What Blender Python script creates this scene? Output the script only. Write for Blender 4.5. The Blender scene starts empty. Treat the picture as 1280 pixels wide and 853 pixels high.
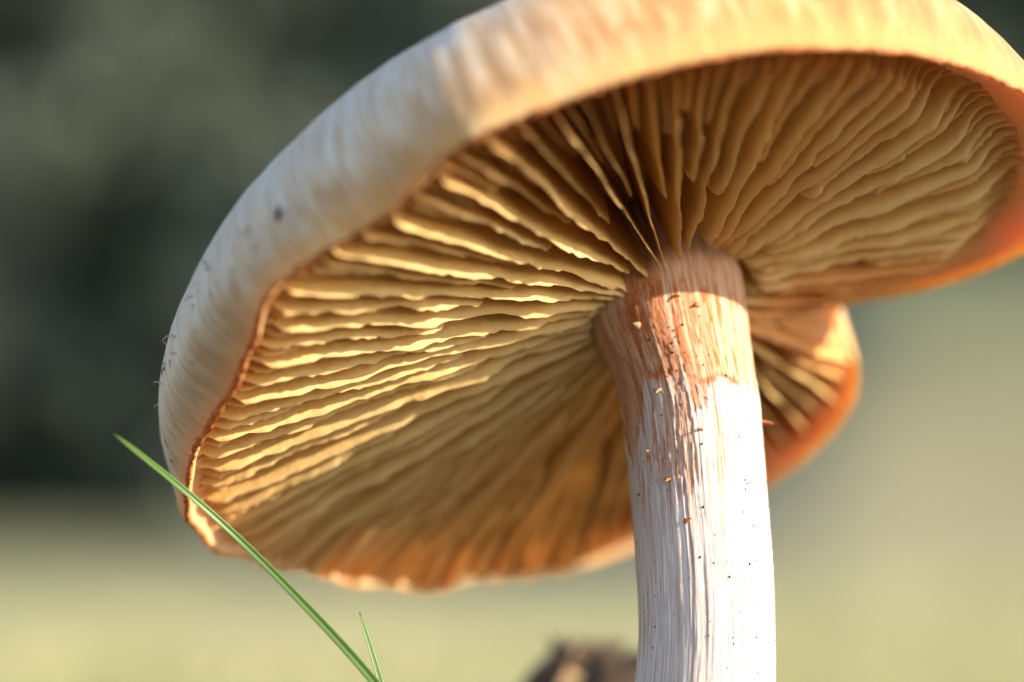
import bpy, bmesh, math, random
import numpy as np
from mathutils import Vector, Matrix

MM = 0.001
SC = bpy.context.scene
COL = SC.collection
R = math.radians

# ------------------------------------------------------------------ camera
cam_d = bpy.data.cameras.new('camera')
cam = bpy.data.objects.new('camera', cam_d)
COL.objects.link(cam)
cam.location = (-0.014625, -0.2584912, 0.0564025)
cam.rotation_euler = (R(95.0), 0, 0)
cam_d.lens = 100.0
cam_d.sensor_width = 36.0
cam_d.clip_start = 0.005
cam_d.clip_end = 600.0
cam_d.dof.use_dof = True
cam_d.dof.focus_distance = 0.2466
cam_d.dof.aperture_fstop = 9.5
SC.camera = cam

# ------------------------------------------------------------------ light
SUN_EL, SUN_FRONT = R(24.6), R(15.5)
to_sun = Vector((math.cos(SUN_EL) * math.cos(SUN_FRONT), -math.cos(SUN_EL) * math.sin(SUN_FRONT), math.sin(SUN_EL)))
world = bpy.data.worlds.new('World')
SC.world = world
world.use_nodes = True
wn = world.node_tree.nodes
wl = world.node_tree.links
sky_t = wn.new('ShaderNodeTexSky')
sky_t.sky_type = 'NISHITA'
sky_t.sun_disc = False
sky_t.sun_elevation = SUN_EL
sky_t.sun_rotation = math.atan2(to_sun.x, to_sun.y)
wn['Background'].inputs['Strength'].default_value = 0.125
wl.new(sky_t.outputs[0], wn['Background'].inputs['Color'])
sun_d = bpy.data.lights.new('sun', 'SUN')
sun_d.energy = 4.6
sun_d.angle = R(0.5)
sun_d.color = (1.0, 0.87, 0.66)
sun = bpy.data.objects.new('sun', sun_d)
COL.objects.link(sun)
sun.location = (1.0, -0.4, 0.8)
sun.rotation_euler = to_sun.to_track_quat('Z', 'Y').to_euler()
SC.view_settings.view_transform = 'Standard'
SC.view_settings.look = 'None'
SC.view_settings.gamma = 1.0
SC.view_settings.use_curve_mapping = False
SC.view_settings.exposure = 1.4
SC.cycles.max_bounces = 12
SC.cycles.diffuse_bounces = 8
SC.cycles.transmission_bounces = 8

rng = np.random.default_rng(7)
random.seed(7)

# ------------------------------------------------------------------ noise
def _hash(ix, iy, iz, seed):
    h = (ix.astype(np.int64) * 374761393 + iy.astype(np.int64) * 668265263 + iz.astype(np.int64) * 2147483647 + seed * 974634777) & 0xFFFFFFFF
    h = ((h ^ (h >> 13)) * 1274126177) & 0xFFFFFFFF
    h = ((h ^ (h >> 16)) * 2246822519) & 0xFFFFFFFF
    return ((h ^ (h >> 15)) & 0xFFFFFF) / float(0xFFFFFF)

def vnoise(x, y, z, seed=0):
    x, y, z = np.broadcast_arrays(np.asarray(x, float), np.asarray(y, float), np.asarray(z, float))
    fx, fy, fz = np.floor(x), np.floor(y), np.floor(z)
    a, b, c = x - fx, y - fy, z - fz
    a, b, c = [q * q * q * (q * (q * 6 - 15) + 10) for q in (a, b, c)]
    out = 0
    for i in (0, 1):
        for j in (0, 1):
            for k in (0, 1):
                out = out + (a if i else 1 - a) * (b if j else 1 - b) * (c if k else 1 - c) * _hash(fx + i, fy + j, fz + k, seed)
    return out * 2 - 1

def fbm(x, y, z, seed=0, n=4, g=0.5):
    s, a, f, t = 0, 1.0, 1.0, 0
    for i in range(n):
        s = s + a * vnoise(np.asarray(x) * f, np.asarray(y) * f, np.asarray(z) * f, seed + i * 17)
        t += a; a *= g; f *= 2.03
    return s / t

def sstep(a, b, x):
    t = np.clip((np.asarray(x, float) - a) / (b - a), 0, 1)
    return t * t * (3 - 2 * t)

# ------------------------------------------------------------------ object helpers
def mesh_obj(name, verts, faces, mats, parent=None, smooth=True, mat_idx=None, attrs=None):
    me = bpy.data.meshes.new(name)
    me.from_pydata([tuple(map(float, v)) for v in verts], [], [tuple(int(i) for i in f) for f in faces])
    if not isinstance(mats, (list, tuple)):
        mats = [mats]
    for m in mats:
        me.materials.append(m)
    if mat_idx is not None:
        me.polygons.foreach_set('material_index', np.asarray(mat_idx, dtype=np.int32))
    if smooth:
        me.polygons.foreach_set('use_smooth', np.ones(len(me.polygons), dtype=bool))
    for an, arr in (attrs or {}).items():
        arr = np.asarray(arr, dtype=np.float32)
        if arr.ndim == 1:
            at = me.attributes.new(an, 'FLOAT', 'POINT'); at.data.foreach_set('value', arr)
        else:
            at = me.attributes.new(an, 'FLOAT_VECTOR', 'POINT'); at.data.foreach_set('vector', arr.ravel())
    me.update()
    o = bpy.data.objects.new(name, me)
    COL.objects.link(o)
    if parent is not None:
        o.parent = parent
    return o

def tag(o, label=None, cat=None, group=None, kind=None):
    if label: o['label'] = label
    if cat: o['category'] = cat
    if group: o['group'] = group
    if kind: o['kind'] = kind
    return o

def grid_faces(nu, nv, wrap_u=False, wrap_v=False, off=0):
    """verts indexed i*nv+j, i<nu, j<nv"""
    i = np.arange(nu if wrap_u else nu - 1); j = np.arange(nv if wrap_v else nv - 1)
    I, J = np.meshgrid(i, j, indexing='ij')
    I2, J2 = (I + 1) % nu, (J + 1) % nv
    return (np.stack([I * nv + J, I2 * nv + J, I2 * nv + J2, I * nv + J2], -1).reshape(-1, 4) + off)

def tube(path, radii, sides=6, flat=1.0, side_dir=None):
    """tapered tube along a path; flat<1 squashes it across side_dir's normal"""
    path = np.asarray(path, float); n = len(path)
    T = np.gradient(path, axis=0); T /= np.linalg.norm(T, axis=1)[:, None] + 1e-12
    ref = np.array(side_dir if side_dir is not None else (0.31, 0.9, 0.2), float)
    A = np.cross(T, ref); A /= np.linalg.norm(A, axis=1)[:, None] + 1e-12
    B = np.cross(T, A)
    an = np.linspace(0, 2 * np.pi, sides, endpoint=False)
    V = path[:, None] + np.asarray(radii)[:, None, None] * (np.cos(an)[None, :, None] * A[:, None] + flat * np.sin(an)[None, :, None] * B[:, None])
    V = V.reshape(-1, 3)
    F = [list(f) for f in grid_faces(n, sides, wrap_v=True)]
    F.append(list(range(sides))[::-1]); F.append([(n - 1) * sides + k for k in range(sides)])
    return V, F

# ------------------------------------------------------------------ material helpers
class Mat:
    def __init__(self, name):
        self.m = bpy.data.materials.new(name); self.m.use_nodes = True
        self.t = self.m.node_tree; self.n = self.t.nodes; self.l = self.t.links
        self.bsdf = self.n['Principled BSDF']; self.out = self.n['Material Output']
    def node(self, typ, **kw):
        q = self.n.new(typ)
        for k, v in kw.items(): setattr(q, k, v)
        return q
    def put(self, sock, v):
        if hasattr(v, 'is_output'): self.l.new(v, sock)
        else: sock.default_value = v
    def attr(self, name, vec=False):
        a = self.node('ShaderNodeAttribute', attribute_name=name)
        return a.outputs['Vector'] if vec else a.outputs['Fac']
    def mapping(self, vec, scale=(1, 1, 1), loc=(0, 0, 0)):
        q = self.node('ShaderNodeMapping'); self.l.new(vec, q.inputs['Vector'])
        q.inputs['Scale'].default_value = scale; q.inputs['Location'].default_value = loc
        return q.outputs[0]
    def noise(self, vec, scale, detail=4, rough=0.55, dist=0.0):
        q = self.node('ShaderNodeTexNoise'); self.l.new(vec, q.inputs['Vector'])
        q.inputs['Scale'].default_value = scale; q.inputs['Detail'].default_value = detail
        q.inputs['Roughness'].default_value = rough; q.inputs['Distortion'].default_value = dist
        return q.outputs['Fac']
    def ramp(self, fac, stops):
        q = self.node('ShaderNodeValToRGB'); self.l.new(fac, q.inputs[0])
        e = q.color_ramp.elements
        while len(e) < len(stops): e.new(0.5)
        for el, (p, c) in zip(e, stops):
            el.position = p
            el.color = (c, c, c, 1) if isinstance(c, (int, float)) else (*c, 1)
        return q.outputs['Color']
    def mix(self, fac, a, b, typ='MIX'):
        q = self.node('ShaderNodeMix', data_type='RGBA', blend_type=typ)
        self.put(q.inputs[0], fac)
        for s, v in ((q.inputs[6], a), (q.inputs[7], b)):
            if isinstance(v, tuple): v = (*v, 1) if len(v) == 3 else v
            self.put(s, v)
        return q.outputs[2]
    def math(self, op, a, b=0.0, clamp=False):
        q = self.node('ShaderNodeMath', operation=op, use_clamp=clamp)
        self.put(q.inputs[0], a); self.put(q.inputs[1], b)
        return q.outputs[0]
    def coord(self, which='Object'):
        return self.node('ShaderNodeTexCoord').outputs[which]
    def bump(self, h, strength, dist):
        q = self.node('ShaderNodeBump'); self.l.new(h, q.inputs['Height'])
        q.inputs['Strength'].default_value = strength; q.inputs['Distance'].default_value = dist
        return q.outputs[0]
    def set(self, **kw):
        for k, v in kw.items():
            s = self.bsdf.inputs[k.replace('_', ' ')]
            if isinstance(v, tuple) and len(v) == 3 and s.type == 'RGBA': v = (*v, 1)
            self.put(s, v)
        return self
    def translucent(self, col, fac, normal=None):
        tr = self.node('ShaderNodeBsdfTranslucent'); self.put(tr.inputs[0], (*col, 1) if isinstance(col, tuple) else col)
        if normal is not None: self.l.new(normal, tr.inputs['Normal'])
        mx = self.node('ShaderNodeMixShader'); self.put(mx.inputs[0], fac)
        self.l.new(self.bsdf.outputs[0], mx.inputs[1]); self.l.new(tr.outputs[0], mx.inputs[2])
        self.l.new(mx.outputs[0], self.out.inputs['Surface'])
        return self

def mat_gill():
    k = Mat('gill_flesh'); p = k.coord()
    n1 = k.noise(p, 260, 3); n2 = k.noise(p, 1400, 4, 0.6)
    edge = k.attr('edge')
    c = k.ramp(n1, [(0.3, (0.72, 0.425, 0.10)), (0.7, (0.82, 0.545, 0.185))])
    c = k.mix(k.math('MULTIPLY', k.ramp(n2, [(0.45, 0.0), (0.75, 1.0)]), 0.25), c, (0.60, 0.33, 0.11))
    c = k.mix(k.math('MULTIPLY', k.math('POWER', edge, 6.0), 0.45), c, (0.90, 0.74, 0.42))
    c = k.mix(k.attr('marg'), c, (0.76, 0.35, 0.115))
    sp = k.math('MULTIPLY', k.ramp(k.noise(p, 2600, 2, 0.5), [(0.73, 0.0), (0.76, 1.0)]), k.attr('spk'))
    c = k.mix(sp, c, (0.05, 0.015, 0.006))
    nb = k.bump(k.noise(p, 1900, 4, 0.6), 0.35, 0.0003)
    k.set(Base_Color=c, Roughness=0.62, Specular_IOR_Level=0.25, Normal=nb)
    k.translucent(k.mix(1.0, c, (1.0, 0.80, 0.48), 'MULTIPLY'), 0.27, nb)
    return k.m

def mat_flesh():
    k = Mat('cap_flesh'); p = k.coord()
    c = k.ramp(k.noise(p, 300, 4), [(0.3, (0.52, 0.27, 0.075)), (0.7, (0.60, 0.33, 0.105))])
    c = k.mix(k.attr('marg'), c, (0.70, 0.37, 0.18))
    k.set(Base_Color=c, Roughness=0.7, Specular_IOR_Level=0.2, Subsurface_Weight=0.6, Subsurface_Scale=0.006)
    k.bsdf.inputs['Subsurface Radius'].default_value = (1.0, 0.5, 0.18)
    return k.m

def mat_skin():
    k = Mat('cap_skin'); pol = k.attr('pol', True); p = k.coord()
    fine = k.noise(k.mapping(pol, (170, 170, 6)), 1.0, 6, 0.72, 0.3)
    mid = k.noise(k.mapping(pol, (26, 26, 4.5)), 1.0, 4, 0.6, 0.5)
    big = k.noise(k.mapping(pol, (5, 5, 2.5), (3, 1, 0)), 1.0, 3, 0.5)
    veil = k.attr('veil')  # pale fibrils, plus sky light painted into the left skin
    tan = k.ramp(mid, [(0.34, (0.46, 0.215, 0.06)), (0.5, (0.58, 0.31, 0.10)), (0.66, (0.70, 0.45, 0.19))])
    tan = k.mix(k.math('MULTIPLY', veil, 1.9, True), tan, (0.88, 0.62, 0.37))  # peach underlay: glow through the shaded left side painted in
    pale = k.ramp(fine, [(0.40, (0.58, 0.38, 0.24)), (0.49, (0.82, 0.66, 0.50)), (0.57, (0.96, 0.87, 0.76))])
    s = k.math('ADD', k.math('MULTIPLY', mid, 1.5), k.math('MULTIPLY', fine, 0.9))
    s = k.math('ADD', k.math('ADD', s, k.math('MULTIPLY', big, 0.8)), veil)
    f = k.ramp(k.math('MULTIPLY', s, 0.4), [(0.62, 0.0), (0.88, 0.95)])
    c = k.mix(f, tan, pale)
    c = k.mix(k.math('MULTIPLY', k.attr('marg'), 0.72), c, (0.84, 0.50, 0.165))  # golden margin tone, with light glowing through the rim painted in
    brown = k.math('MULTIPLY', k.ramp(k.noise(k.mapping(pol, (42, 42, 14), (9, 2, 4)), 1.0, 3), [(0.70, 0.0), (0.74, 1.0)]), 0.5)
    c = k.mix(brown, c, (0.38, 0.17, 0.06))
    fl = k.ramp(k.noise(k.mapping(pol, (75, 75, 2.2), (4, 7, 1)), 1.0, 5, 0.6, 0.4), [(0.57, 0.0), (0.63, 0.5)])
    c = k.mix(fl, c, (0.55, 0.34, 0.17))
    h = k.math('ADD', k.math('MULTIPLY', fine, 1.1), k.math('MULTIPLY', mid, 0.8))
    k.set(Base_Color=c, Roughness=0.42, Specular_IOR_Level=0.45, Normal=k.bump(h, 0.9, 0.0008), Subsurface_Weight=0.28, Subsurface_Scale=0.004)
    k.bsdf.inputs['Subsurface Radius'].default_value = (1.0, 0.45, 0.15)
    k.set(Sheen_Weight=0.12)
    return k.m

def mat_margin():
    k = Mat('rust_margin'); p = k.coord()
    c = k.ramp(k.noise(p, 900, 4), [(0.3, (0.27, 0.065, 0.016)), (0.6, (0.52, 0.165, 0.042)), (0.8, (0.68, 0.36, 0.16))])
    k.set(Base_Color=c, Roughness=0.6, Normal=k.bump(k.noise(p, 2500, 3), 0.6, 0.0004))
    k.translucent((0.75, 0.32, 0.10), 0.3)
    return k.m

def mat_stem():
    k = Mat('stem_fibre'); pol = k.attr('pol', True)
    fib = k.noise(k.mapping(pol, (48, 48, 1.6)), 1.0, 6, 0.7, 0.2)
    mid = k.noise(k.mapping(pol, (13, 13, 1.2)), 1.0, 4, 0.6, 0.3)
    fle = k.noise(k.mapping(pol, (40, 40, 22)), 1.0, 4, 0.65)
    up = k.ramp(fib, [(0.34, (0.42, 0.18, 0.09)), (0.5, (0.63, 0.37, 0.23)), (0.66, (0.78, 0.58, 0.42))])
    lo = k.ramp(fib, [(0.36, (0.36, 0.24, 0.20)), (0.48, (0.62, 0.53, 0.52)), (0.60, (0.78, 0.74, 0.75))])
    lo = k.mix(k.math('MULTIPLY', k.ramp(mid, [(0.46, 0.0), (0.62, 1.0)]), 0.65), lo, (0.58, 0.42, 0.34))
    c = k.mix(k.attr('veil'), up, lo)
    c = k.mix(k.attr('rust'), c, k.ramp(fle, [(0.3, (0.24, 0.05, 0.01)), (0.6, (0.58, 0.17, 0.035)), (0.8, (0.75, 0.36, 0.12))]))
    h = k.math('ADD', fib, k.math('MULTIPLY', fle, 0.35))
    k.set(Base_Color=c, Roughness=0.5, Specular_IOR_Level=0.35, Normal=k.bump(h, 0.6, 0.0005), Subsurface_Weight=0.12, Subsurface_Scale=0.0015)
    k.bsdf.inputs['Subsurface Radius'].default_value = (1.0, 0.6, 0.4)
    return k.m

def mat_plain(name, c0, c1, scale, rough=0.7, bump=0.3, dist=0.0005, trans=None):
    k = Mat(name); p = k.coord(); n = k.noise(p, scale, 5, 0.6)
    k.set(Base_Color=k.ramp(n, [(0.3, c0), (0.7, c1)]), Roughness=rough, Normal=k.bump(k.noise(p, scale * 3, 4), bump, dist), Specular_IOR_Level=0.3)
    if trans: k.translucent(trans, 0.4)
    return k.m

M = {
    'gill': mat_gill(), 'flesh': mat_flesh(), 'skin': mat_skin(), 'margin': mat_margin(), 'stem': mat_stem(),
    'speck': mat_plain('soil_speck', (0.012, 0.006, 0.004), (0.05, 0.02, 0.01), 3000),
    'fibre': mat_plain('veil_fibre', (0.55, 0.36, 0.18), (0.74, 0.6, 0.42), 2000, trans=(0.8, 0.6, 0.35)),
    'rustbit': mat_plain('rust_fibre', (0.35, 0.09, 0.02), (0.6, 0.22, 0.07), 2000),
    'brownbit': mat_plain('brown_fibre', (0.22, 0.11, 0.045), (0.42, 0.25, 0.12), 2000),
    'wood': mat_plain('bare_wood', (0.52, 0.32, 0.15), (0.72, 0.50, 0.28), 220, 0.75),
    'bark': mat_plain('dark_bark', (0.02, 0.013, 0.009), (0.13, 0.085, 0.055), 260, 0.85, 0.8, 0.002),
    'leaf': mat_plain('woodland_leaf', (0.14, 0.175, 0.14), (0.21, 0.24, 0.195), 0.12, 0.7, trans=(0.09, 0.12, 0.06)),
    'trunk': mat_plain('tree_bark', (0.06, 0.05, 0.04), (0.14, 0.12, 0.1), 3.0, 0.9),
}

# ------------------------------------------------------------------ terrain
def terrain(x, y):
    x = np.asarray(x, float); y = np.asarray(y, float)
    d = np.hypot(x, y + 0.26)
    al = np.where(y > 0.5, x / np.maximum(y + 0.26, 0.5), 0.0)
    ang = 0.010 + 0.098 * sstep(-0.02, 0.13, al)
    fwd = sstep(-2, 4, y)
    z = ang * 24 * sstep(2.0, 24.0, d) * fwd
    z = z + 1.0 * sstep(26.0, 66.0, y)
    z = z + 0.006 * fbm(x * 6, y * 6, 0, 3) * sstep(0.06, 0.4, np.hypot(x, y)) + 0.10 * fbm(x * 0.4, y * 0.4, 0, 5) * sstep(1.5, 10, d)
    return z - 0.0005

def mat_ground():
    k = Mat('meadow'); p = k.coord()
    big = k.noise(p, 0.55, 3, 0.55); mid = k.noise(p, 3.0, 4); fine = k.noise(p, 60, 5, 0.65)
    c = k.ramp(big, [(0.36, (0.20, 0.23, 0.095)), (0.50, (0.39, 0.36, 0.21)), (0.64, (0.40, 0.33, 0.22))])
    c = k.mix(k.math('MULTIPLY', mid, 0.45), c, (0.44, 0.41, 0.25))
    c = k.mix(k.math('MULTIPLY', fine, 0.3), c, (0.12, 0.08, 0.04))
    sep = k.node('ShaderNodeSeparateXYZ'); k.l.new(p, sep.inputs[0])
    side = k.math('ADD', k.math('MULTIPLY', sep.outputs[0], 0.9), k.math('MULTIPLY', k.math('SUBTRACT', big, 0.5), 2.0))
    bank = k.math('SUBTRACT', side, 0.1, True)
    deep = k.math('MULTIPLY', k.math('SUBTRACT', sep.outputs[1], 9.0), 0.12, True)
    c = k.mix(k.math('MULTIPLY', bank, 0.85), c, k.mix(deep, k.mix(mid, (0.24, 0.19, 0.13), (0.20, 0.19, 0.105)), k.mix(mid, (0.11, 0.17, 0.07), (0.20, 0.24, 0.10))))
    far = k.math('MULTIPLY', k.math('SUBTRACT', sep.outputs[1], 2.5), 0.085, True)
    c = k.mix(k.math('MULTIPLY', far, 0.92), c, k.mix(mid, (0.075, 0.09, 0.05), (0.125, 0.13, 0.075)))  # rough olive grass, with the wood's shade painted into its far end
    # unseen dark ground added to cut bounce light, giving way to the dry meadow
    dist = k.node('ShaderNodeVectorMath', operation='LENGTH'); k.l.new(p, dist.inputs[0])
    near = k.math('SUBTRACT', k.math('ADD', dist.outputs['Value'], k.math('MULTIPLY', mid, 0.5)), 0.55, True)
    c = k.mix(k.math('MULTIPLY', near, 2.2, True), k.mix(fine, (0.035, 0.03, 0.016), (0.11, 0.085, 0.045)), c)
    k.set(Base_Color=c, Roughness=0.9, Specular_IOR_Level=0.1, Normal=k.bump(fine, 0.5, 0.004))
    return k.m

gx = np.sinh(np.linspace(-1, 1, 181) * 6.6) / math.sinh(6.6) * 160
gy = np.concatenate([-(np.sinh(np.linspace(1, 0, 50, endpoint=False) * 6.0) / math.sinh(6.0) * 40), np.sinh(np.linspace(0, 1, 170) * 6.8) / math.sinh(6.8) * 220])
GX, GY = np.meshgrid(gx, gy, indexing='ij')
GZ = terrain(GX, GY)
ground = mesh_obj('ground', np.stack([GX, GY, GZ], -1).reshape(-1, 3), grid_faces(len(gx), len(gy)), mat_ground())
tag(ground, 'sunlit straw and green meadow ground rising behind the mushroom', 'ground', kind='structure')

# blurred turf behind and around the mushroom
def turf():
    n = 26000
    u1 = rng.random(n)
    d = 0.55 + 3.4 * u1 ** 1.5
    an = rng.uniform(-0.62, 0.62, n)
    x = -0.015 + d * np.sin(an) ; y = -0.20 + d * np.cos(an)
    h = rng.uniform(0.012, 0.034, n) * (0.8 + 0.5 * vnoise(x * 5, y * 5, 0, 9))
    keep = ~((np.hypot(x, y + 0.008) < 0.016) | (np.hypot(x, y - 0.05) < 0.02))
    x, y, h = x[keep], y[keep], h[keep]; n = len(x)
    z = terrain(x, y) - 0.001
    la = rng.uniform(0, 2 * np.pi, n); lean = h * rng.uniform(0.1, 0.9, n)
    wa = rng.uniform(0, np.pi, n); w = rng.uniform(0.0006, 0.0014, n) * (1 + d[keep] * 0.5)
    ts = np.array([0, 0.4, 0.75, 1.0]); tw = np.array([1, 0.85, 0.5, 0.05])
    V = []
    for t, q in zip(ts, tw):
        cx = x + np.cos(la) * lean * t * t; cy = y + np.sin(la) * lean * t * t; cz = z + h * t * (1 - 0.25 * t * lean / h)
        for s in (-1, 1):
            V.append(np.stack([cx + s * np.cos(wa) * w * q, cy + s * np.sin(wa) * w * q, cz], -1))
    V = np.stack(V, 1).reshape(-1, 3)
    b = (np.arange(n) * 8)[:, None]
    F = np.concatenate([b + np.array([[2 * i, 2 * i + 1, 2 * i + 3, 2 * i + 2]]) for i in range(3)])
    k = Mat('turf_blade'); p = k.coord(); nn = k.noise(p, 14, 3)
    n2 = k.noise(p, 2.2, 2)
    c = k.ramp(nn, [(0.3, (0.21, 0.25, 0.09)), (0.55, (0.42, 0.39, 0.225)), (0.75, (0.46, 0.40, 0.25))])
    k.set(Base_Color=c, Roughness=0.6); k.translucent((0.36, 0.345, 0.17), 0.35)
    o = mesh_obj('turf', V, F, k.m)
    tag(o, 'short straw and green grass covering the ground around the mushroom', 'grass', kind='stuff')
turf()

# far wood behind the meadow, a dark mass
def woodland():
    V, F, mi = [], [], []
    nc = 3000
    cx = rng.uniform(-46, 46, nc); cy = rng.uniform(66, 92, nc)
    cz = terrain(cx, cy) + rng.uniform(0.0, 23.0, nc)
    cr = rng.uniform(1.4, 2.8, nc)
    nl = 84
    d = rng.normal(size=(nc, nl, 3)); d /= np.linalg.norm(d, axis=2)[..., None]
    rad = cr[:, None] * rng.random((nc, nl)) ** 0.4
    P = np.stack([cx, cy, cz], -1)[:, None] + d * rad[..., None] * np.array([1, 1, 0.75])
    P = P.reshape(-1, 3)
    a = rng.normal(size=P.shape); a /= np.linalg.norm(a, axis=1)[:, None]
    b = np.cross(a, rng.normal(size=P.shape)); b /= np.linalg.norm(b, axis=1)[:, None]
    s = rng.uniform(0.42, 0.85, len(P))[:, None]
    Q = np.stack([P - a * s, P + b * s * 0.5, P + a * s, P - b * s * 0.5], 1).reshape(-1, 3)
    FQ = np.arange(len(Q)).reshape(-1, 4)
    V.append(Q); F += FQ.tolist(); mi += [0] * len(FQ); off = len(Q)
    for i in range(60):
        x, y = rng.uniform(-46, 46), rng.uniform(72, 92)
        z = float(terrain(x, y)); h = rng.uniform(12, 22); r = rng.uniform(0.2, 0.45)
        t = np.linspace(0, 1, 6)
        path = np.stack([x + 0.4 * vnoise(t * 2, i, 0, 4), y + 0.4 * vnoise(t * 2, i, 3, 4), z - 0.3 + h * t], -1)
        v, f = tube(path, r * (1 - 0.75 * t), 7)
        V.append(v); F += [[q + off for q in g] for g in f]; mi += [1] * len(f); off += len(v)
    o = mesh_obj('woodland', np.concatenate(V), F, [M['leaf'], M['trunk']], smooth=False, mat_idx=mi)
    tag(o, 'dark blurred wood far behind the meadow', 'woodland', kind='stuff')
woodland()

# ------------------------------------------------------------------ the mushroom
BASE = np.array([0.0, -10.5 * MM, 0.0])
mushroom = bpy.data.objects.new('mushroom', None)
COL.objects.link(mushroom)
mushroom.location = BASE
mushroom.empty_display_size = 0.01
tag(mushroom, 'orange-tan gilled mushroom with pale fibrous stem and tilted wavy cap', 'mushroom')

# cap frame: origin in the plane of the rim, u right, v away, w out of the cap's top
CO = np.array([-4.06608, -2.37369, 78.22377])
CU = np.array([0.93683557, 0.15204874, 0.31499254])
CV = np.array([0.0, 0.900570244, -0.434710519])
CW = np.array([-0.3497701, 0.40725227, 0.84368623])
def cap2world(p):                      # cap millimetres -> mushroom-local metres
    p = np.asarray(p, float)
    return (CO + p[..., 0:1] * CU + p[..., 1:2] * CV + p[..., 2:3] * CW) * MM - BASE

# outline of the rim: angle, radius, height
RIM = [(6, 40, -1.2), (13.1, 38, 0.6), (20, 36.5, 2.6), (26.4, 35, 4.6), (31.5, 33, 6.2), (35.6, 31.5, 7.2), (37.2, 31.3, 6.2), (38.4, 32, 4.2), (40, 34, 2.0),
       (46, 37, 0.7), (53.3, 39, 0.0), (61, 41, 0), (66, 41.5, 0), (76, 42.6, 0), (87.4, 43, 0), (93.3, 42.9, 0), (99.6, 41.5, 0), (106.4, 40.2, 0), (111.6, 40, 0),
       (117.8, 40.7, 0), (122.9, 41.1, 0), (129.3, 40.3, 0), (136.4, 39.5, 0), (144.4, 39.4, 0), (150, 40, 0), (157.7, 41.3, 0), (164.1, 42.1, 0), (170.5, 42.4, 0),
       (176.6, 41.9, 0), (185.1, 41, 0), (188, 41, 0), (193.7, 39.9, 0), (202.9, 38.7, 0), (212.9, 39.8, 0), (218, 41.5, 0), (222.4, 41.9, 0), (228, 41.1, 0),
       (233, 40, 0), (238.4, 39.6, 0), (243.1, 41, 0), (247, 42.2, 0), (251, 42.6, 0), (255.4, 42.2, 0), (259.9, 41.8, 0), (264.5, 41.7, 0), (273.8, 41.5, 0),
       (283.5, 41.1, 0), (294.5, 40.5, 0), (307.2, 40.5, 0), (314.7, 40.7, 0), (321.2, 41.3, -0.4), (328.3, 42.4, -1.6), (336, 42.8, -2.8), (346, 42.4, -3.0), (356, 41.6, -2.5)]
RIM = np.array(RIM, float)
NR = 2880
thd = np.arange(NR) * 360.0 / NR
ext = np.concatenate([RIM - [360, 0, 0], RIM, RIM + [360, 0, 0]])
def psmooth(a, sig):
    k = np.arange(-6 * sig, 6 * sig + 1); g = np.exp(-0.5 * (k / sig) ** 2); g /= g.sum()
    n = len(k) // 2
    return np.convolve(np.concatenate([a[-n:], a, a[:n]]), g, 'valid')
rimR = psmooth(np.interp(thd, ext[:, 0], ext[:, 1]), 8)
rimH = psmooth(np.interp(thd, ext[:, 0], ext[:, 2]), 5)
# ragged far margin, finely uneven elsewhere
ragw = sstep(75, 100, thd) * (1 - sstep(165, 178, thd))
rimR = rimR + 0.10 * fbm(thd * 0.35, 0, 0, 21, 3) + ragw * (0.75 * vnoise(thd * 0.16, 0, 0, 22) + 0.55 * np.maximum(0, vnoise(thd * 0.33, 0, 0, 23)))
rx, ry = rimR * np.cos(np.radians(thd)), rimR * np.sin(np.radians(thd))
SX, SY = 6.0, -0.8                      # where the stem meets the cap
phi_r = np.unwrap(np.arctan2(ry - SY, rx - SX)); L_r = np.hypot(rx - SX, ry - SY)
phi_r = np.maximum.accumulate(phi_r + 1e-7 * np.arange(NR))
phi_e = np.concatenate([phi_r - 2 * np.pi, phi_r, phi_r + 2 * np.pi])
L_e = np.tile(L_r, 3); H_e = np.tile(rimH, 3)
def Lf(ph): return np.interp(np.mod(ph, 2 * np.pi), phi_e, L_e)
def Hf(ph): return np.interp(np.mod(ph, 2 * np.pi), phi_e, H_e)
RS = 6.4
def plan(ph, t):
    r = RS + t * (Lf(ph) - RS)
    return SX + r * np.cos(ph), SY + r * np.sin(ph)
def w_edge(t):
    return 0.45 + 1.9 * np.maximum(1 - t, 0) ** 1.6
def fold(ph):                           # sector of the folded lobe where the gills are hardly developed
    d = np.degrees(np.mod(ph, 2 * np.pi)); d = np.where(d > 180, d - 360, d)
    return sstep(4, 13, d) * (1 - sstep(50, 58, d))
def w_ceil(t, ph):
    t = np.clip(t, 0, 1)
    full = 0.5 + 9.0 * np.maximum(1 - t ** 2.3, 0) ** 0.75
    return full + (w_edge(t) + 0.4 - full) * 0.8 * fold(ph) * sstep(0.0, 0.3, t)
def hfall(t): return np.clip(t, 0, 1) ** 1.4

# cap body: underside, rounded margin, outer skin
NP = 720
ph = np.arange(NP) * 2 * np.pi / NP
rows, polv, veil_lightv, margv, is_skin = [], [], [], [], []
Lp, Hp = Lf(ph), Hf(ph)
RXY = np.stack([SX + Lp * np.cos(ph), SY + Lp * np.sin(ph)], -1)
def add_row(xy, w, pol_s, skin, marg):
    rows.append(np.concatenate([xy, w[:, None]], 1))
    thr = np.arctan2(RXY[:, 1], RXY[:, 0])
    polv.append(np.stack([np.cos(thr), np.sin(thr), np.full(NP, pol_s)], -1))
    tdeg = np.degrees(thr) % 360
    vv = 0.36 * np.exp(-((tdeg - 208) / 46.0) ** 2) - 0.16 * sstep(240, 290, tdeg) + 0.34 * (sstep(0.05, 0.36, pol_s) - 0.35) * (0.35 + np.exp(-((tdeg - 208) / 46.0) ** 2))  # silky pale fibrils and painted sky light, strongest on the left
    veil_lightv.append(vv); margv.append(np.broadcast_to(np.asarray(marg, float), (NP,))); is_skin.append(skin)
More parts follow.
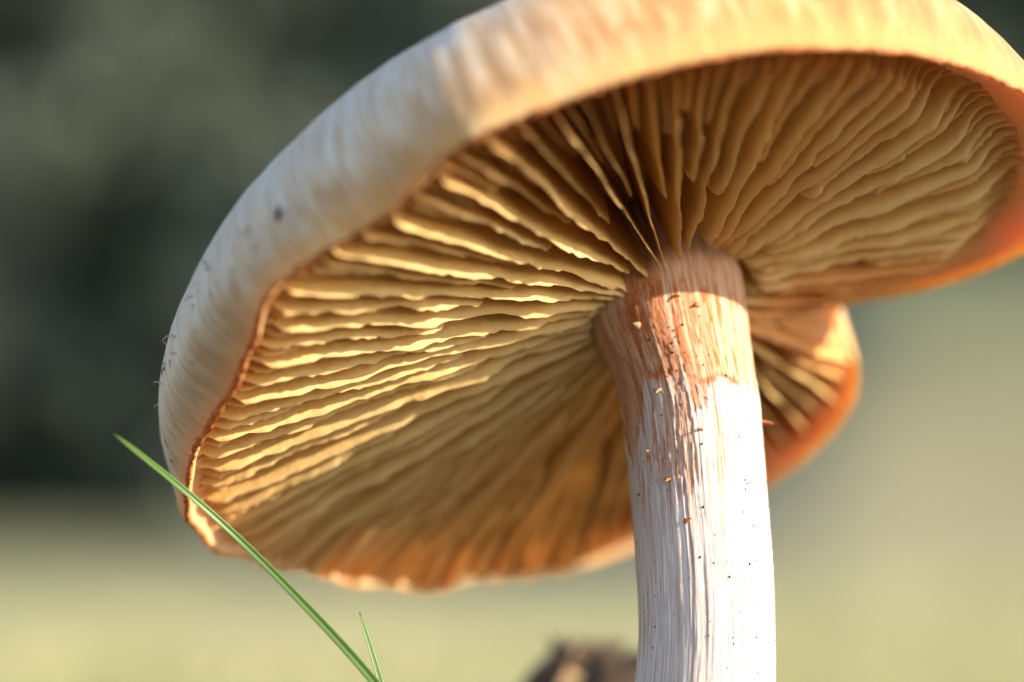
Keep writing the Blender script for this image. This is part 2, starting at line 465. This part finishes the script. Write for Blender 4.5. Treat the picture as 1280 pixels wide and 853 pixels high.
for t in np.concatenate([[-0.17], np.linspace(-0.1, 0.85, 34), np.linspace(0.87, 0.985, 12)]):
    x, y = plan(ph, np.full(NP, t))
    tt = max(t, 0)
    add_row(np.stack([x, y], -1), w_ceil(tt, ph) + Hp * hfall(tt), 0, False, np.maximum(float(sstep(0.78, 0.97, t)), 0.8 * fold(ph)))
# rounded lip
for q in np.linspace(0, 1, 5):
    f = 0.992 + 0.012 * math.sin(q * math.pi / 2)
    xy = np.array([SX, SY]) + (RXY - [SX, SY]) * f
    add_row(xy, 0.15 - 0.15 * math.sin(q * math.pi) + Hp * 1.0, 0, q > 0.4, 1.0)
PROF = np.array([(0, 1.006, 0.2), (0.04, 1.018, 0.9), (0.09, 1.030, 2.0), (0.16, 1.040, 3.8), (0.24, 1.034, 6.2), (0.32, 1.012, 8.8), (0.40, 0.972, 11.3), (0.48, 0.915, 13.7),
                 (0.57, 0.83, 16.4), (0.66, 0.71, 19.2), (0.76, 0.54, 21.9), (0.86, 0.34, 24.0), (0.94, 0.16, 25.1), (1.0, 0.012, 25.5)])
_dm = np.abs((thd - 33 + 180) % 360 - 180)
RSMD = psmooth(rimR, 30) + (psmooth(rimR, 200) - psmooth(rimR, 30)) * sstep(40, 75, _dm)
RSM = np.interp(np.degrees(np.arctan2(RXY[:, 1], RXY[:, 0])) % 360, thd, RSMD)
RXYS = RXY / np.linalg.norm(RXY, axis=1)[:, None] * RSM[:, None]
for s in np.concatenate([np.linspace(0.012, 0.6, 70), np.linspace(0.62, 1.0, 24)]):
    rho = np.interp(s, PROF[:, 0], PROF[:, 1]); w = np.interp(s, PROF[:, 0], PROF[:, 2])
    # smooth the piecewise profile
    ss = np.clip(s + np.linspace(-0.04, 0.04, 9), 0, 1); rho = np.interp(ss, PROF[:, 0], PROF[:, 1]).mean(); w = np.interp(ss, PROF[:, 0], PROF[:, 2]).mean()
    if s < 0.04: rho, w = np.interp(s, PROF[:, 0], PROF[:, 1]), np.interp(s, PROF[:, 0], PROF[:, 2])
    thr = np.arctan2(RXY[:, 1], RXY[:, 0])
    lump = 0.22 * fbm(np.cos(thr) * 4, np.sin(thr) * 4, s * 3, 31, 3) + 0.07 * fbm(np.cos(thr) * 30, np.sin(thr) * 30, s * 4, 33, 3)
    lump = lump * sstep(0.0, 0.1, s)
    mxs = float(sstep(0.0, 0.2, s))
    add_row((RXY * (1 - mxs) + RXYS * mxs) * rho + RXY / np.linalg.norm(RXY, axis=1)[:, None] * lump[:, None], w + 0.5 * lump + Hp * max(0.0, rho) ** 2 * (1 - 0.5 * s), s, True, float(1 - sstep(0.0, 0.16, s)))
rows = np.array(rows); nrow = len(rows)
F = grid_faces(nrow, NP, wrap_v=True)[:, ::-1]
mi = np.repeat([1 if (is_skin[i] and is_skin[i + 1]) else 0 for i in range(nrow - 1)], NP)
Fl = F.tolist(); mil = mi.tolist()
Fl.append(list(range(NP))); mil.append(0)
Fl.append([(nrow - 1) * NP + i for i in range(NP)][::-1]); mil.append(1)
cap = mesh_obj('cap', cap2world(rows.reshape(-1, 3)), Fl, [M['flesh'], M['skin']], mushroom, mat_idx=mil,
               attrs={'pol': np.array(polv).reshape(-1, 3), 'veil': np.array(veil_lightv).ravel(), 'marg': np.array(margv).ravel()})

# rust line along the lip
nt, sd = 1440, 7
pm = np.arange(nt) * 2 * np.pi / nt
Lm, Hm = Lf(pm), Hf(pm)
an = np.linspace(0, 2 * np.pi, sd, endpoint=False)
rad = 0.13 + 0.09 * fbm(pm * 30, 0, 0, 41, 3)[:, None] + 0.16 * vnoise(np.repeat(pm[:, None] * 150, sd, 1), an[None] * 2, 0, 42)
pmd = np.degrees(np.arctan2(SY + Lm * np.sin(pm), SX + Lm * np.cos(pm))) % 360
rad = rad + (0.20 * np.exp(-((pmd - 200) / 20) ** 2))[:, None]
rad = rad - 0.07 * (sstep(30, 50, pmd) * (1 - sstep(165, 180, pmd)))[:, None]
rad = np.maximum(rad, 0.04)
rr = Lm[:, None] * 1.0035 + rad * np.cos(an)
V = np.stack([SX + rr * np.cos(pm)[:, None], SY + rr * np.sin(pm)[:, None], 0.02 + Hm[:, None] + rad * 1.15 * np.sin(an)], -1).reshape(-1, 3)
mesh_obj('margin', cap2world(V), grid_faces(nt, sd, True, True), M['margin'], cap)

# gills, every one a blade of its own
def make_gill(ph0, t0, depth, dt, seed, first):
    r_ = np.random.default_rng(seed)
    n, nw = 56, 7
    thg = math.degrees(math.atan2(SY + float(Lf(ph0)) * math.sin(ph0), SX + float(Lf(ph0)) * math.cos(ph0))) % 360
    far = float(sstep(80, 100, thg) * (1 - sstep(150, 170, thg)))
    t1 = 0.978 + r_.uniform(-0.012, 0.006) + far * r_.uniform(0.0, 0.022) - 0.085 * float(sstep(290, 335, thg) + (1 - sstep(34, 37, thg)))
    q = np.linspace(0, 1, n); t = t0 + (t1 - t0) * (q * 0.75 + 0.25 * q * q)
    Lr = float(Lf(ph0)); H = float(Hf(ph0))
    r = RS + t * (Lr - RS)
    # shared waviness so that neighbours run side by side
    lat = 0.5 * t * fbm(np.cos(ph0) * 3 + r * 0.0, np.sin(ph0) * 3, r * 0.09, 51, 2) + 0.10 * vnoise(r * 0.2, seed, 0, 52)
    lat = lat * sstep(-0.05, 0.25, t)
    top = w_ceil(t, np.full(n, ph0)) + 0.5
    x = np.clip((t - t0) / dt, 0, 1)
    round_ = (1 - (1 - x) ** 2.4) ** 0.62
    bot0 = w_edge(t)
    tail = sstep(0, 0.05 + 0.14 * float(sstep(290, 335, thg) + (1 - sstep(34, 37, thg))), t1 - t)
    d = (top - bot0) * depth * (0.12 + 0.88 * round_) * np.maximum(0.35 + 0.65 * tail, far)
    d = d + far * r_.uniform(0.3, 1.3) * sstep(0.8, 0.97, t)
    ero = 0.26 * fbm(r * 0.8, seed * 3.1, 0, 53, 3) + 0.07 * vnoise(r * 3.3, seed * 1.7, 0, 54) + 0.05 * r_.normal(size=n)
    d = np.maximum(d * (1 + 0.05 * vnoise(r * 0.25, seed, 1, 55)) + ero * round_, 0.5)
    lean = r_.normal(0, 0.10); rip = 0.17 * vnoise(r * 0.16, seed * 2.3, 2, 56) + 0.07 * vnoise(r * 0.8, seed * 2.3, 3, 57)
    cs, sn = math.cos(ph0), math.sin(ph0)
    V, edge, marg, spk = [], [], [], []
    f = np.concatenate([np.linspace(0, 1, nw), np.linspace(1, 0, nw)])
    side = np.array([1] * nw + [-1] * nw)
    for i in range(n):
        w = top[i] - d[i] * f + H * hfall(t[i])
        th = (0.11 * (1 - f) ** 1.5 + 0.042) * (1 - 0.4 * (f > 0.99))
        off = lat[i] + (lean * d[i] / 4 + rip[i]) * f ** 1.5 + side * th
        V.append(np.stack([SX + r[i] * cs - off * sn, SY + r[i] * sn + off * cs, w], -1))
        edge.append(f); marg.append(np.full(2 * nw, max(float(sstep(0.75, 1.0, t[i])) * 0.9 * (1 - 0.7 * far) * (1 - 0.85 * float(sstep(150, 175, thg) * (1 - sstep(235, 265, thg)))), 0.8 * float(fold(ph0)) * float(sstep(0.05, 0.3, t[i])))))
        spk.append(np.full(2 * nw, float(1 - sstep(0.0, 0.16, t[i]))))
    V = np.concatenate(V)
    F = grid_faces(n, 2 * nw, wrap_v=True).tolist()
    F.append(list(range(2 * nw))[::-1]); F.append([(n - 1) * 2 * nw + k for k in range(2 * nw)])
    return mesh_obj('gill', cap2world(V), F, M['gill'], cap, attrs={'edge': np.concatenate(edge), 'marg': np.concatenate(marg), 'spk': np.concatenate(spk)})

NG = 23
pattern = ['full', 's', 'm', 's', 'long', 's', 'm', 's']
ntot = NG * 8
# spread gills evenly along the rim rather than in angle, then blend with even angle at the stem
cum = np.cumsum(np.hypot(np.diff(np.append(rx, rx[0])), np.diff(np.append(ry, ry[0]))))
cum = np.concatenate([[0], cum])
for i in range(ntot):
    a_rim = np.interp((i + 0.5 + rng.uniform(-0.16, 0.16)) / ntot * cum[-1], cum[:-1], phi_r)
    kind = pattern[i % 8]
    if kind == 'full': t0, dep, dt = rng.uniform(-0.03, 0.03), rng.uniform(0.98, 1.02), 0.045
    elif kind == 'long': t0, dep, dt = rng.uniform(-0.02, 0.05), rng.uniform(0.96, 1.02), 0.05
    elif kind == 'm': t0, dep, dt = rng.uniform(0.25, 0.48), rng.uniform(0.88, 0.98), 0.09
    else: t0, dep, dt = rng.uniform(0.50, 0.74), rng.uniform(0.72, 0.9), 0.16
    make_gill(float(a_rim), t0, dep, dt, 1000 + i, i == 0)

# ------------------------------------------------------------------ stem
# height, centre x, centre y, radius (mm)
ST = np.array([(-6, 0, -10.5, 6.5), (0, 0, -10.5, 8.3), (6, 0.3, -10.4, 8.2), (16, 0.9, -10, 7.4), (28, 1.5, -9.3, 6.7), (40, 1.9, -8.5, 6.35), (48.4, 2.2, -7.8, 6.1), (52, 2.47, -7.5, 5.87), (59, 2.3, -6.8, 5.92),
               (66.1, 1.82, -5.8, 5.93), (70.4, 1.57, -5.0, 5.98), (74.1, 1.2, -4.2, 6.1), (77.8, 0.2, -2.9, 6.7), (80.8, -0.6, -1.5, 7.3), (85, -1.0, 0.4, 7.45), (88.5, -2.0, 2.0, 7.7), (93, -3.6, 4.0, 8.2)], float)
zs = np.concatenate([np.linspace(-6, 46, 60, endpoint=False), np.linspace(46, 93, 470)])
def sm(col):
    o = [np.interp(zs + dz, ST[:, 0], ST[:, col]) for dz in np.linspace(-2.2, 2.2, 9)]
    return np.mean(o, 0)
scx, scy, sr = sm(1), sm(2), sm(3)
NS = 460
ps = np.arange(NS) * 2 * np.pi / NS
Z, PS = np.meshgrid(zs, ps, indexing='ij')
C_, S_ = np.cos(PS), np.sin(PS)
wob = 0.5 * vnoise(C_ * 1.2, S_ * 1.2, Z * 0.05, 66)
fib = fbm(C_ * 14 + wob, S_ * 14 + wob, Z * 0.07, 61, 4, 0.6)
groove = 1 - np.abs(fbm(C_ * 5 + wob, S_ * 5 + wob, Z * 0.05, 62, 3))
lump = fbm(C_ * 1.6, S_ * 1.6, Z * 0.10, 63, 3)
pd = np.degrees(PS); pd = np.where(pd > 180, pd - 360, pd)      # -90 faces the camera
# upper end of the white veil
zb = 75.2 - 0.9 * sstep(-80, -20, pd) - 4.5 * sstep(-125, -160, pd) - 1.5 * (pd > 0) + 0.5 * vnoise(pd * 0.05, 0, 0, 64) + 0.3 * fbm(pd * 0.3, 0, 0, 65, 4, 0.7)
zb = zb - 2.6 * np.exp(-((pd + 158) / 14) ** 2)
veil = sstep(-0.7, 0.7, zb - Z + 1.6 * fbm(C_ * 14, S_ * 14, Z * 0.08, 74, 4, 0.65) + 0.5 * fbm(C_ * 26, S_ * 26, Z * 0.35, 67, 3, 0.6))
# ragged tears lower down where the veil has split open
tear = sstep(0.02, 0.22, fbm(C_ * 9, S_ * 9, Z * 0.16, 68, 4, 0.65)) * sstep(61, 69, Z) * np.exp(-((pd + 116) / 34) ** 2)
veil = veil * (1 - 0.85 * tear)
streak = fbm(C_ * 20, S_ * 20, Z * 0.22, 69, 4, 0.6)
zr = Z - zb - 0.8 * fbm(C_ * 14, S_ * 14, Z * 0.08, 74, 4, 0.65)
rust = np.exp(-(zr / 0.6) ** 2) * sstep(-0.1, 0.3, fbm(C_ * 9, S_ * 9, Z * 0.9, 70, 3) + 0.12)
front = np.exp(-((pd + 104) / 24) ** 2)
rust = np.maximum(rust, sstep(0.02, 0.22, streak - 0.16 + 0.52 * front) * sstep(-0.5, 1.5, Z - zb) * (1 - sstep(7.5, 10.5, Z - zb)) * 0.95)
rust = np.maximum(rust, sstep(0.24, 0.40, fbm(C_ * 18, S_ * 18, Z * 0.30, 71, 4, 0.6)) * (Z > zb) * 0.55)
edge_t = 4 * tear * (1 - tear)
rust = np.maximum(rust, edge_t * 0.8 * sstep(-0.25, 0.2, streak + 0.08))
rust = np.maximum(rust, sstep(0.12, 0.34, fbm(C_ * 7, S_ * 7, Z * 0.12, 75, 4, 0.65)) * sstep(59, 66, Z) * (Z < zb) * np.exp(-((pd + 112) / 40) ** 2) * 0.8 * sstep(-0.2, 0.25, streak + 0.05))
rust = np.clip(rust, 0, 1) * (Z > 40)
disp = 0.07 * fib + 0.05 * fbm(C_ * 32, S_ * 32, Z * 0.12, 73, 3, 0.6) + 0.16 * lump - 0.06 * sstep(0.86, 1.0, groove) * sstep(0.0, 1.0, 0.4 + fib) + 0.09 * veil - 0.05 * tear + 0.05 * rust * fbm(C_ * 40, S_ * 40, Z * 2.5, 72, 2)
Rr = sr[:, None] + disp
V = np.stack([scx[:, None] + Rr * C_, scy[:, None] + Rr * S_, Z], -1).reshape(-1, 3) * MM - BASE
pol = np.stack([C_, S_, Z / 10.0], -1).reshape(-1, 3)
F = grid_faces(len(zs), NS, wrap_v=True).tolist()
F = [f[::-1] for f in F]
F.append(list(range(NS))); F.append([(len(zs) - 1) * NS + i for i in range(NS)][::-1])
stem = mesh_obj('stem', V, F, M['stem'], mushroom, attrs={'pol': pol, 'veil': veil.ravel(), 'rust': rust.ravel()})

def stem_point(z, deg, out=0.0):
    i = np.argmin(np.abs(zs - z)); j = int(round((deg % 360) / 360 * NS)) % NS
    r = Rr[i, j] + out
    a = ps[j]
    return np.array([scx[i] + r * math.cos(a), scy[i] + r * math.sin(a), zs[i]]) * MM - BASE, np.array([math.cos(a), math.sin(a), 0])

# soil specks stuck to the stem: many tiny grains
bm = bmesh.new()
for i in range(150):
    z = rng.uniform(48, 80) if i < 120 else rng.uniform(76, 84)
    dg = rng.uniform(-170, 5)
    p, nrm = stem_point(z, dg, 0.01)
    g = bmesh.ops.create_icosphere(bm, subdivisions=1, radius=rng.choice([0.06, 0.08, 0.11], p=[.6, .3, .1]) * MM)
    sc = Vector((1, 1, rng.uniform(0.8, 1.6)))
    for v in g['verts']:
        v.co = Vector((v.co.x * sc.x, v.co.y * sc.y, v.co.z * sc.z)) + Vector(p)
me = bpy.data.meshes.new('soil_specks'); bm.to_mesh(me); bm.free(); me.materials.append(M['speck'])
so = bpy.data.objects.new('soil_specks', me); COL.objects.link(so); so.parent = stem; so['kind'] = 'stuff'

# torn shards of veil standing off the stem
def shard(z, deg, length, width, mat, up=0.3, tilt=0.0):
    p, nrm = stem_point(z, deg, -0.05)
    tan = np.array([-nrm[1], nrm[0], 0])
    dirv = nrm * (1 - up) + np.array([0, 0, up]) + tan * tilt; dirv /= np.linalg.norm(dirv)
    sidev = np.cross(dirv, nrm + np.array([0.1, 0.05, 0.4])); sidev /= np.linalg.norm(sidev); nn = np.cross(dirv, sidev)
    t = np.linspace(0, 1, 6); V = []
    for q in t:
        c = p + dirv * length * q * MM + nn * 0.25 * length * q * q * MM
        wv = width * (1 - q) ** 0.7 * MM + 0.02 * MM
        th = 0.07 * MM
        for a, b in ((-1, -1), (1, -1), (1, 1), (-1, 1)):
            V.append(c + sidev * a * wv * (1 + 0.2 * math.sin(7 * q + z)) + nn * b * th)
    F = grid_faces(6, 4, wrap_v=True).tolist(); F.append([3, 2, 1, 0]); F.append([20, 21, 22, 23])
    mesh_obj('veil_shard', V, F, mat, stem)
shard(71.3, -6, 1.1, 0.5, M['rustbit'], 0.1)
shard(79.6, -116, 0.7, 0.35, M['fibre'], 0.35, -0.4)
shard(66.0, -118, 0.6, 0.3, M['rustbit'], -0.2)
shard(62.2, -108, 0.8, 0.22, M['rustbit'], 0.5, 0.8)
shard(74.0, -118, 0.7, 0.4, M['fibre'], -0.4, 0.2)
shard(70.4, -86, 0.7, 0.12, M['rustbit'], 0.2, -0.6)
shard(68.2, -135, 0.9, 0.3, M['fibre'], 0.3, 0.1)
shard(81.6, -70, 0.7, 0.25, M['rustbit'], 0.0, -0.7)
shard(82.3, -88, 0.8, 0.2, M['rustbit'], 0.1, 0.7)

# loose curled fibres on the cap skin near its left edge
def skin_point(thdeg, s):
    th = math.radians(thdeg)
    r = float(np.interp(thdeg % 360, thd, rimR))
    H = float(np.interp(thdeg % 360, thd, rimH))
    rho = np.interp(s, PROF[:, 0], PROF[:, 1]); w = np.interp(s, PROF[:, 0], PROF[:, 2])
    m_ = float(sstep(0.0, 0.2, s)); r = r * (1 - m_) + float(np.interp(thdeg % 360, thd, RSMD)) * m_
    return np.array([r * rho * math.cos(th), r * rho * math.sin(th), w + H * rho ** 2])
def skin_frame(th, s):
    p = skin_point(th, s); a = skin_point(th + 0.5, s) - p; b = skin_point(th, min(s + 0.01, 1)) - p
    a /= np.linalg.norm(a); b /= np.linalg.norm(b); n = np.cross(a, b)
    return p, a, b, n / np.linalg.norm(n)
for i in range(34):
    if i < 22: th, s = rng.uniform(180, 222), rng.uniform(0.10, 0.34)
    else: th, s = rng.uniform(184, 226), rng.uniform(0.16, 0.34)
    p, a, b, nn = skin_frame(th, s)
    ln = rng.uniform(0.35, 1.1); lift = rng.uniform(0.0, 0.15) if i < 22 else rng.uniform(0.2, 0.9)
    q = np.linspace(0, 1, 8); sw = rng.normal(0, 0.9); a = a * rng.choice([-1, 1]); b = b * rng.choice([-1, 1])
    path = np.array([p - nn * 0.06 + ln * (b * x * (1 - 0.4 * lift * x) + a * sw * x * x) + nn * lift * ln * np.sin(x * 2.2) * 0.7 for x in q])
    V, F = tube(cap2world(path), np.interp(q, [0, .5, 1], [0.06, 0.05, 0.015]) * MM * rng.uniform(0.9, 2.2), 5)
    mesh_obj('fibre', V, F, M['brownbit'] if rng.random() < 0.45 else M['fibre'], cap)
# a dark fleck stuck to the skin
p, a, b, nn = skin_frame(226, 0.20)
path = np.array([p + nn * 0.08 + b * x * 1.25 + a * 0.25 * math.sin(3 * x) for x in np.linspace(-0.5, 0.5, 8)])
V, F = tube(cap2world(path), np.array([0.05, 0.14, 0.2, 0.23, 0.24, 0.2, 0.13, 0.04]) * MM, 6)
mesh_obj('dirt_fleck', V, F, M['speck'], cap)

# ------------------------------------------------------------------ grass blades in front of the cap
def mat_blade():
    k = Mat('grass_blade'); al = k.attr('along'); p = k.coord()
    vein = k.attr('vein')
    c = k.ramp(k.noise(p, 160, 4), [(0.3, (0.05, 0.12, 0.022)), (0.7, (0.09, 0.185, 0.034))])
    c = k.mix(k.math('MULTIPLY', k.ramp(vein, [(0.35, 0.0), (0.6, 1.0)]), 0.3), c, (0.20, 0.33, 0.08))
    k.set(Base_Color=c, Roughness=0.4, Specular_IOR_Level=0.35, Normal=k.bump(vein, 0.25, 0.0001))
    k.translucent((0.11, 0.24, 0.025), 0.4)
    return k.m
M['blade'] = mat_blade()
def blade(pts, width, label, twist0, twist1):
    pts = np.array(pts, float)
    cum = np.concatenate([[0], np.cumsum(np.linalg.norm(np.diff(pts, axis=0), axis=1))]); cum /= cum[-1]
    n = 90; t = np.linspace(0, 1, n)
    P = np.stack([np.interp(t, cum, pts[:, k]) for k in range(3)], -1)
    for _ in range(30): P[1:-1] = 0.25 * P[:-2] + 0.5 * P[1:-1] + 0.25 * P[2:]
    T = np.gradient(P, axis=0); T /= np.linalg.norm(T, axis=1)[:, None]
    view = np.array([0.1, -1, 0.1])
    A = np.cross(T, view); A /= np.linalg.norm(A, axis=1)[:, None]; B = np.cross(A, T)
    tw = np.radians(np.interp(t, [0, 1], [twist0, twist1]))[:, None]
    A, B = A * np.cos(tw) + B * np.sin(tw), B * np.cos(tw) - A * np.sin(tw)
    wd = width * np.interp(t, [0, 0.3, 0.6, 0.9, 0.97, 1.0], [0.9, 1.0, 0.95, 0.72, 0.5, 0.12]) * (1 + 0.04 * vnoise(t * 9, width, 0, 81))
    V, ve, al = [], [], []
    m = 9
    for side in (1, -1):
        for j in range(m):
            x = (j / (m - 1)) * 2 - 1
            if side < 0: x = -x
            prof = 0.22 * abs(x) ** 1.3 - 0.08 + side * 0.05 + 0.012 * side * math.cos(x * 14)
            V.append(P + A * (wd * x)[:, None] + B * (wd * prof * 1.0)[:, None])
            ve.append(np.full(n, 0.5 + 0.5 * math.cos(x * 18))); al.append(t)
    V = np.stack(V, 1).reshape(-1, 3) * MM; ve = np.stack(ve, 1).ravel(); al = np.stack(al, 1).ravel()
    base = V[:2 * m].mean(0)
    F = grid_faces(n, 2 * m, wrap_v=True).tolist(); F.append(list(range(2 * m))[::-1]); F.append([(n - 1) * 2 * m + q for q in range(2 * m)])
    o = mesh_obj('grass_blade', V - base, F, M['blade'], attrs={'vein': ve, 'along': al})
    o.location = base
    tag(o, label, 'grass', 'grass blades by the mushroom')
blade([(-9, -13, -1.5), (-11, -13, 12), (-15.5, -12.5, 30), (-20.5, -12.2, 41), (-26.3, -12, 48.5), (-29.1, -12, 51.6), (-32.6, -12, 55.2), (-36.75, -12, 59.5), (-40.8, -13, 63.3), (-44.6, -16, 66.6), (-47.9, -21, 69.4)],
      0.43, 'long bent green grass blade crossing in front of the mushroom cap edge', 8, -18)
blade([(-16, -13, -1.5), (-18, -13, 12), (-22, -12, 33), (-25.9, -11, 48.45), (-27.1, -10.5, 52.1), (-27.9, -10, 54.5)],
      0.5, 'short upright grass blade tip beside the long bent one', -38, -30)

# ------------------------------------------------------------------ broken wood stub behind the stem
stub = bpy.data.objects.new('wood_stub', None); COL.objects.link(stub); stub.location = (-0.0015, 0.050, -0.0012)
tag(stub, 'small broken wood stub with dark bark standing behind the stem', 'wood stub')
nz, na = 60, 72
zz = np.linspace(0, 1, nz); aa = np.arange(na) * 2 * np.pi / na
ZZ, AA = np.meshgrid(zz, aa, indexing='ij')
topz = 48 + 2.6 * vnoise(np.cos(aa) * 2, np.sin(aa) * 2, 0, 91) + 1.0 * vnoise(np.cos(aa) * 6, np.sin(aa) * 6, 0, 92)
Rw = 11.4 + 0.8 * fbm(np.cos(AA) * 3, np.sin(AA) * 3, ZZ * 3, 93, 3) + 0.4 * fbm(np.cos(AA) * 12, np.sin(AA) * 12, ZZ * 3, 94, 2) + 2.0 * (1 - ZZ) ** 2
Rw = Rw * (1 - 0.34 * np.clip((-3 + ZZ * (topz + 3) - 44.0) / 7.0, 0, 1) ** 2)
V = np.stack([Rw * np.cos(AA), Rw * np.sin(AA), -3 + ZZ * (topz + 3)], -1).reshape(-1, 3)
V = np.concatenate([V, np.stack([5 * np.cos(aa), 5 * np.sin(aa), topz - 2.5 + vnoise(np.cos(aa) * 5, np.sin(aa) * 5, 3, 95)], -1), [[0, 0, 44]]])
F = grid_faces(nz + 1, na, wrap_v=True).tolist(); F = [f[::-1] for f in F]
ci = len(V) - 1
F += [[nz * na + (k + 1) % na, nz * na + k, ci][::-1] for k in range(na)]; F.append(list(range(na)))
mesh_obj('wood_core', V * MM, F, M['wood'], stub)
for (a0, a1, zt) in [(-178, -146, 51.6), (-121, -68, 50.2), (-64, -22, 50.8), (-18, 30, 51.5), (36, 88, 50), (94, 140, 52), (146, 176, 49)]:
    n1, n2 = 16, 40
    al = np.radians(np.linspace(a0, a1, n1)); zq = np.linspace(0, 1, n2)
    Aq, Zq = np.meshgrid(al, zq, indexing='ij')
    tp = 51.6 + 0.35 * (zt - 51) + 0.7 * vnoise(Aq * 3, 0, 0, 96) + 0.25 * vnoise(Aq * 14, 0, 0, 97)
    zc = -2 + Zq * (tp + 2)
    base_r = 11.8 + 2.0 * (1 - Zq) ** 2
    thick = 1.5 + 0.9 * fbm(np.cos(Aq) * 5, np.sin(Aq) * 5, Zq * 6, 98, 3) + 0.5 * fbm(np.cos(Aq) * 16, np.sin(Aq) * 16, Zq * 14, 99, 2)
    edgef = np.clip(np.minimum(np.linspace(0, 1, n1), np.linspace(1, 0, n1)) * 5, 0.25, 1)[:, None]
    dome = 1 - 0.34 * np.clip((zc - 44.0) / 7.0, 0, 1) ** 2
    ro = (base_r + np.maximum(thick, 0.5) * edgef) * dome
    jag = Aq + 0.05 * vnoise(Zq * 9, a0, 0, 90)
    Vo = np.stack([ro * np.cos(jag), ro * np.sin(jag), zc], -1).reshape(-1, 3)
    Vi = np.stack([(base_r - 0.6) * dome * np.cos(jag), (base_r - 0.6) * dome * np.sin(jag), zc - 0.3], -1).reshape(-1, 3)
    fo = grid_faces(n1, n2).tolist(); no = n1 * n2
    Fb = [f for f in fo] + [[q + no for q in f[::-1]] for f in fo]
    ring = [i * n2 for i in range(n1)] + [(n1 - 1) * n2 + j for j in range(1, n2)] + [i * n2 + n2 - 1 for i in range(n1 - 2, -1, -1)] + [j for j in range(n2 - 2, 0, -1)]
    for i in range(len(ring)):
        p0, p1 = ring[i], ring[(i + 1) % len(ring)]
        Fb.append([p1, p0, p0 + no, p1 + no])
    mesh_obj('bark_strip', np.concatenate([Vo, Vi]) * MM, Fb, M['bark'], stub)
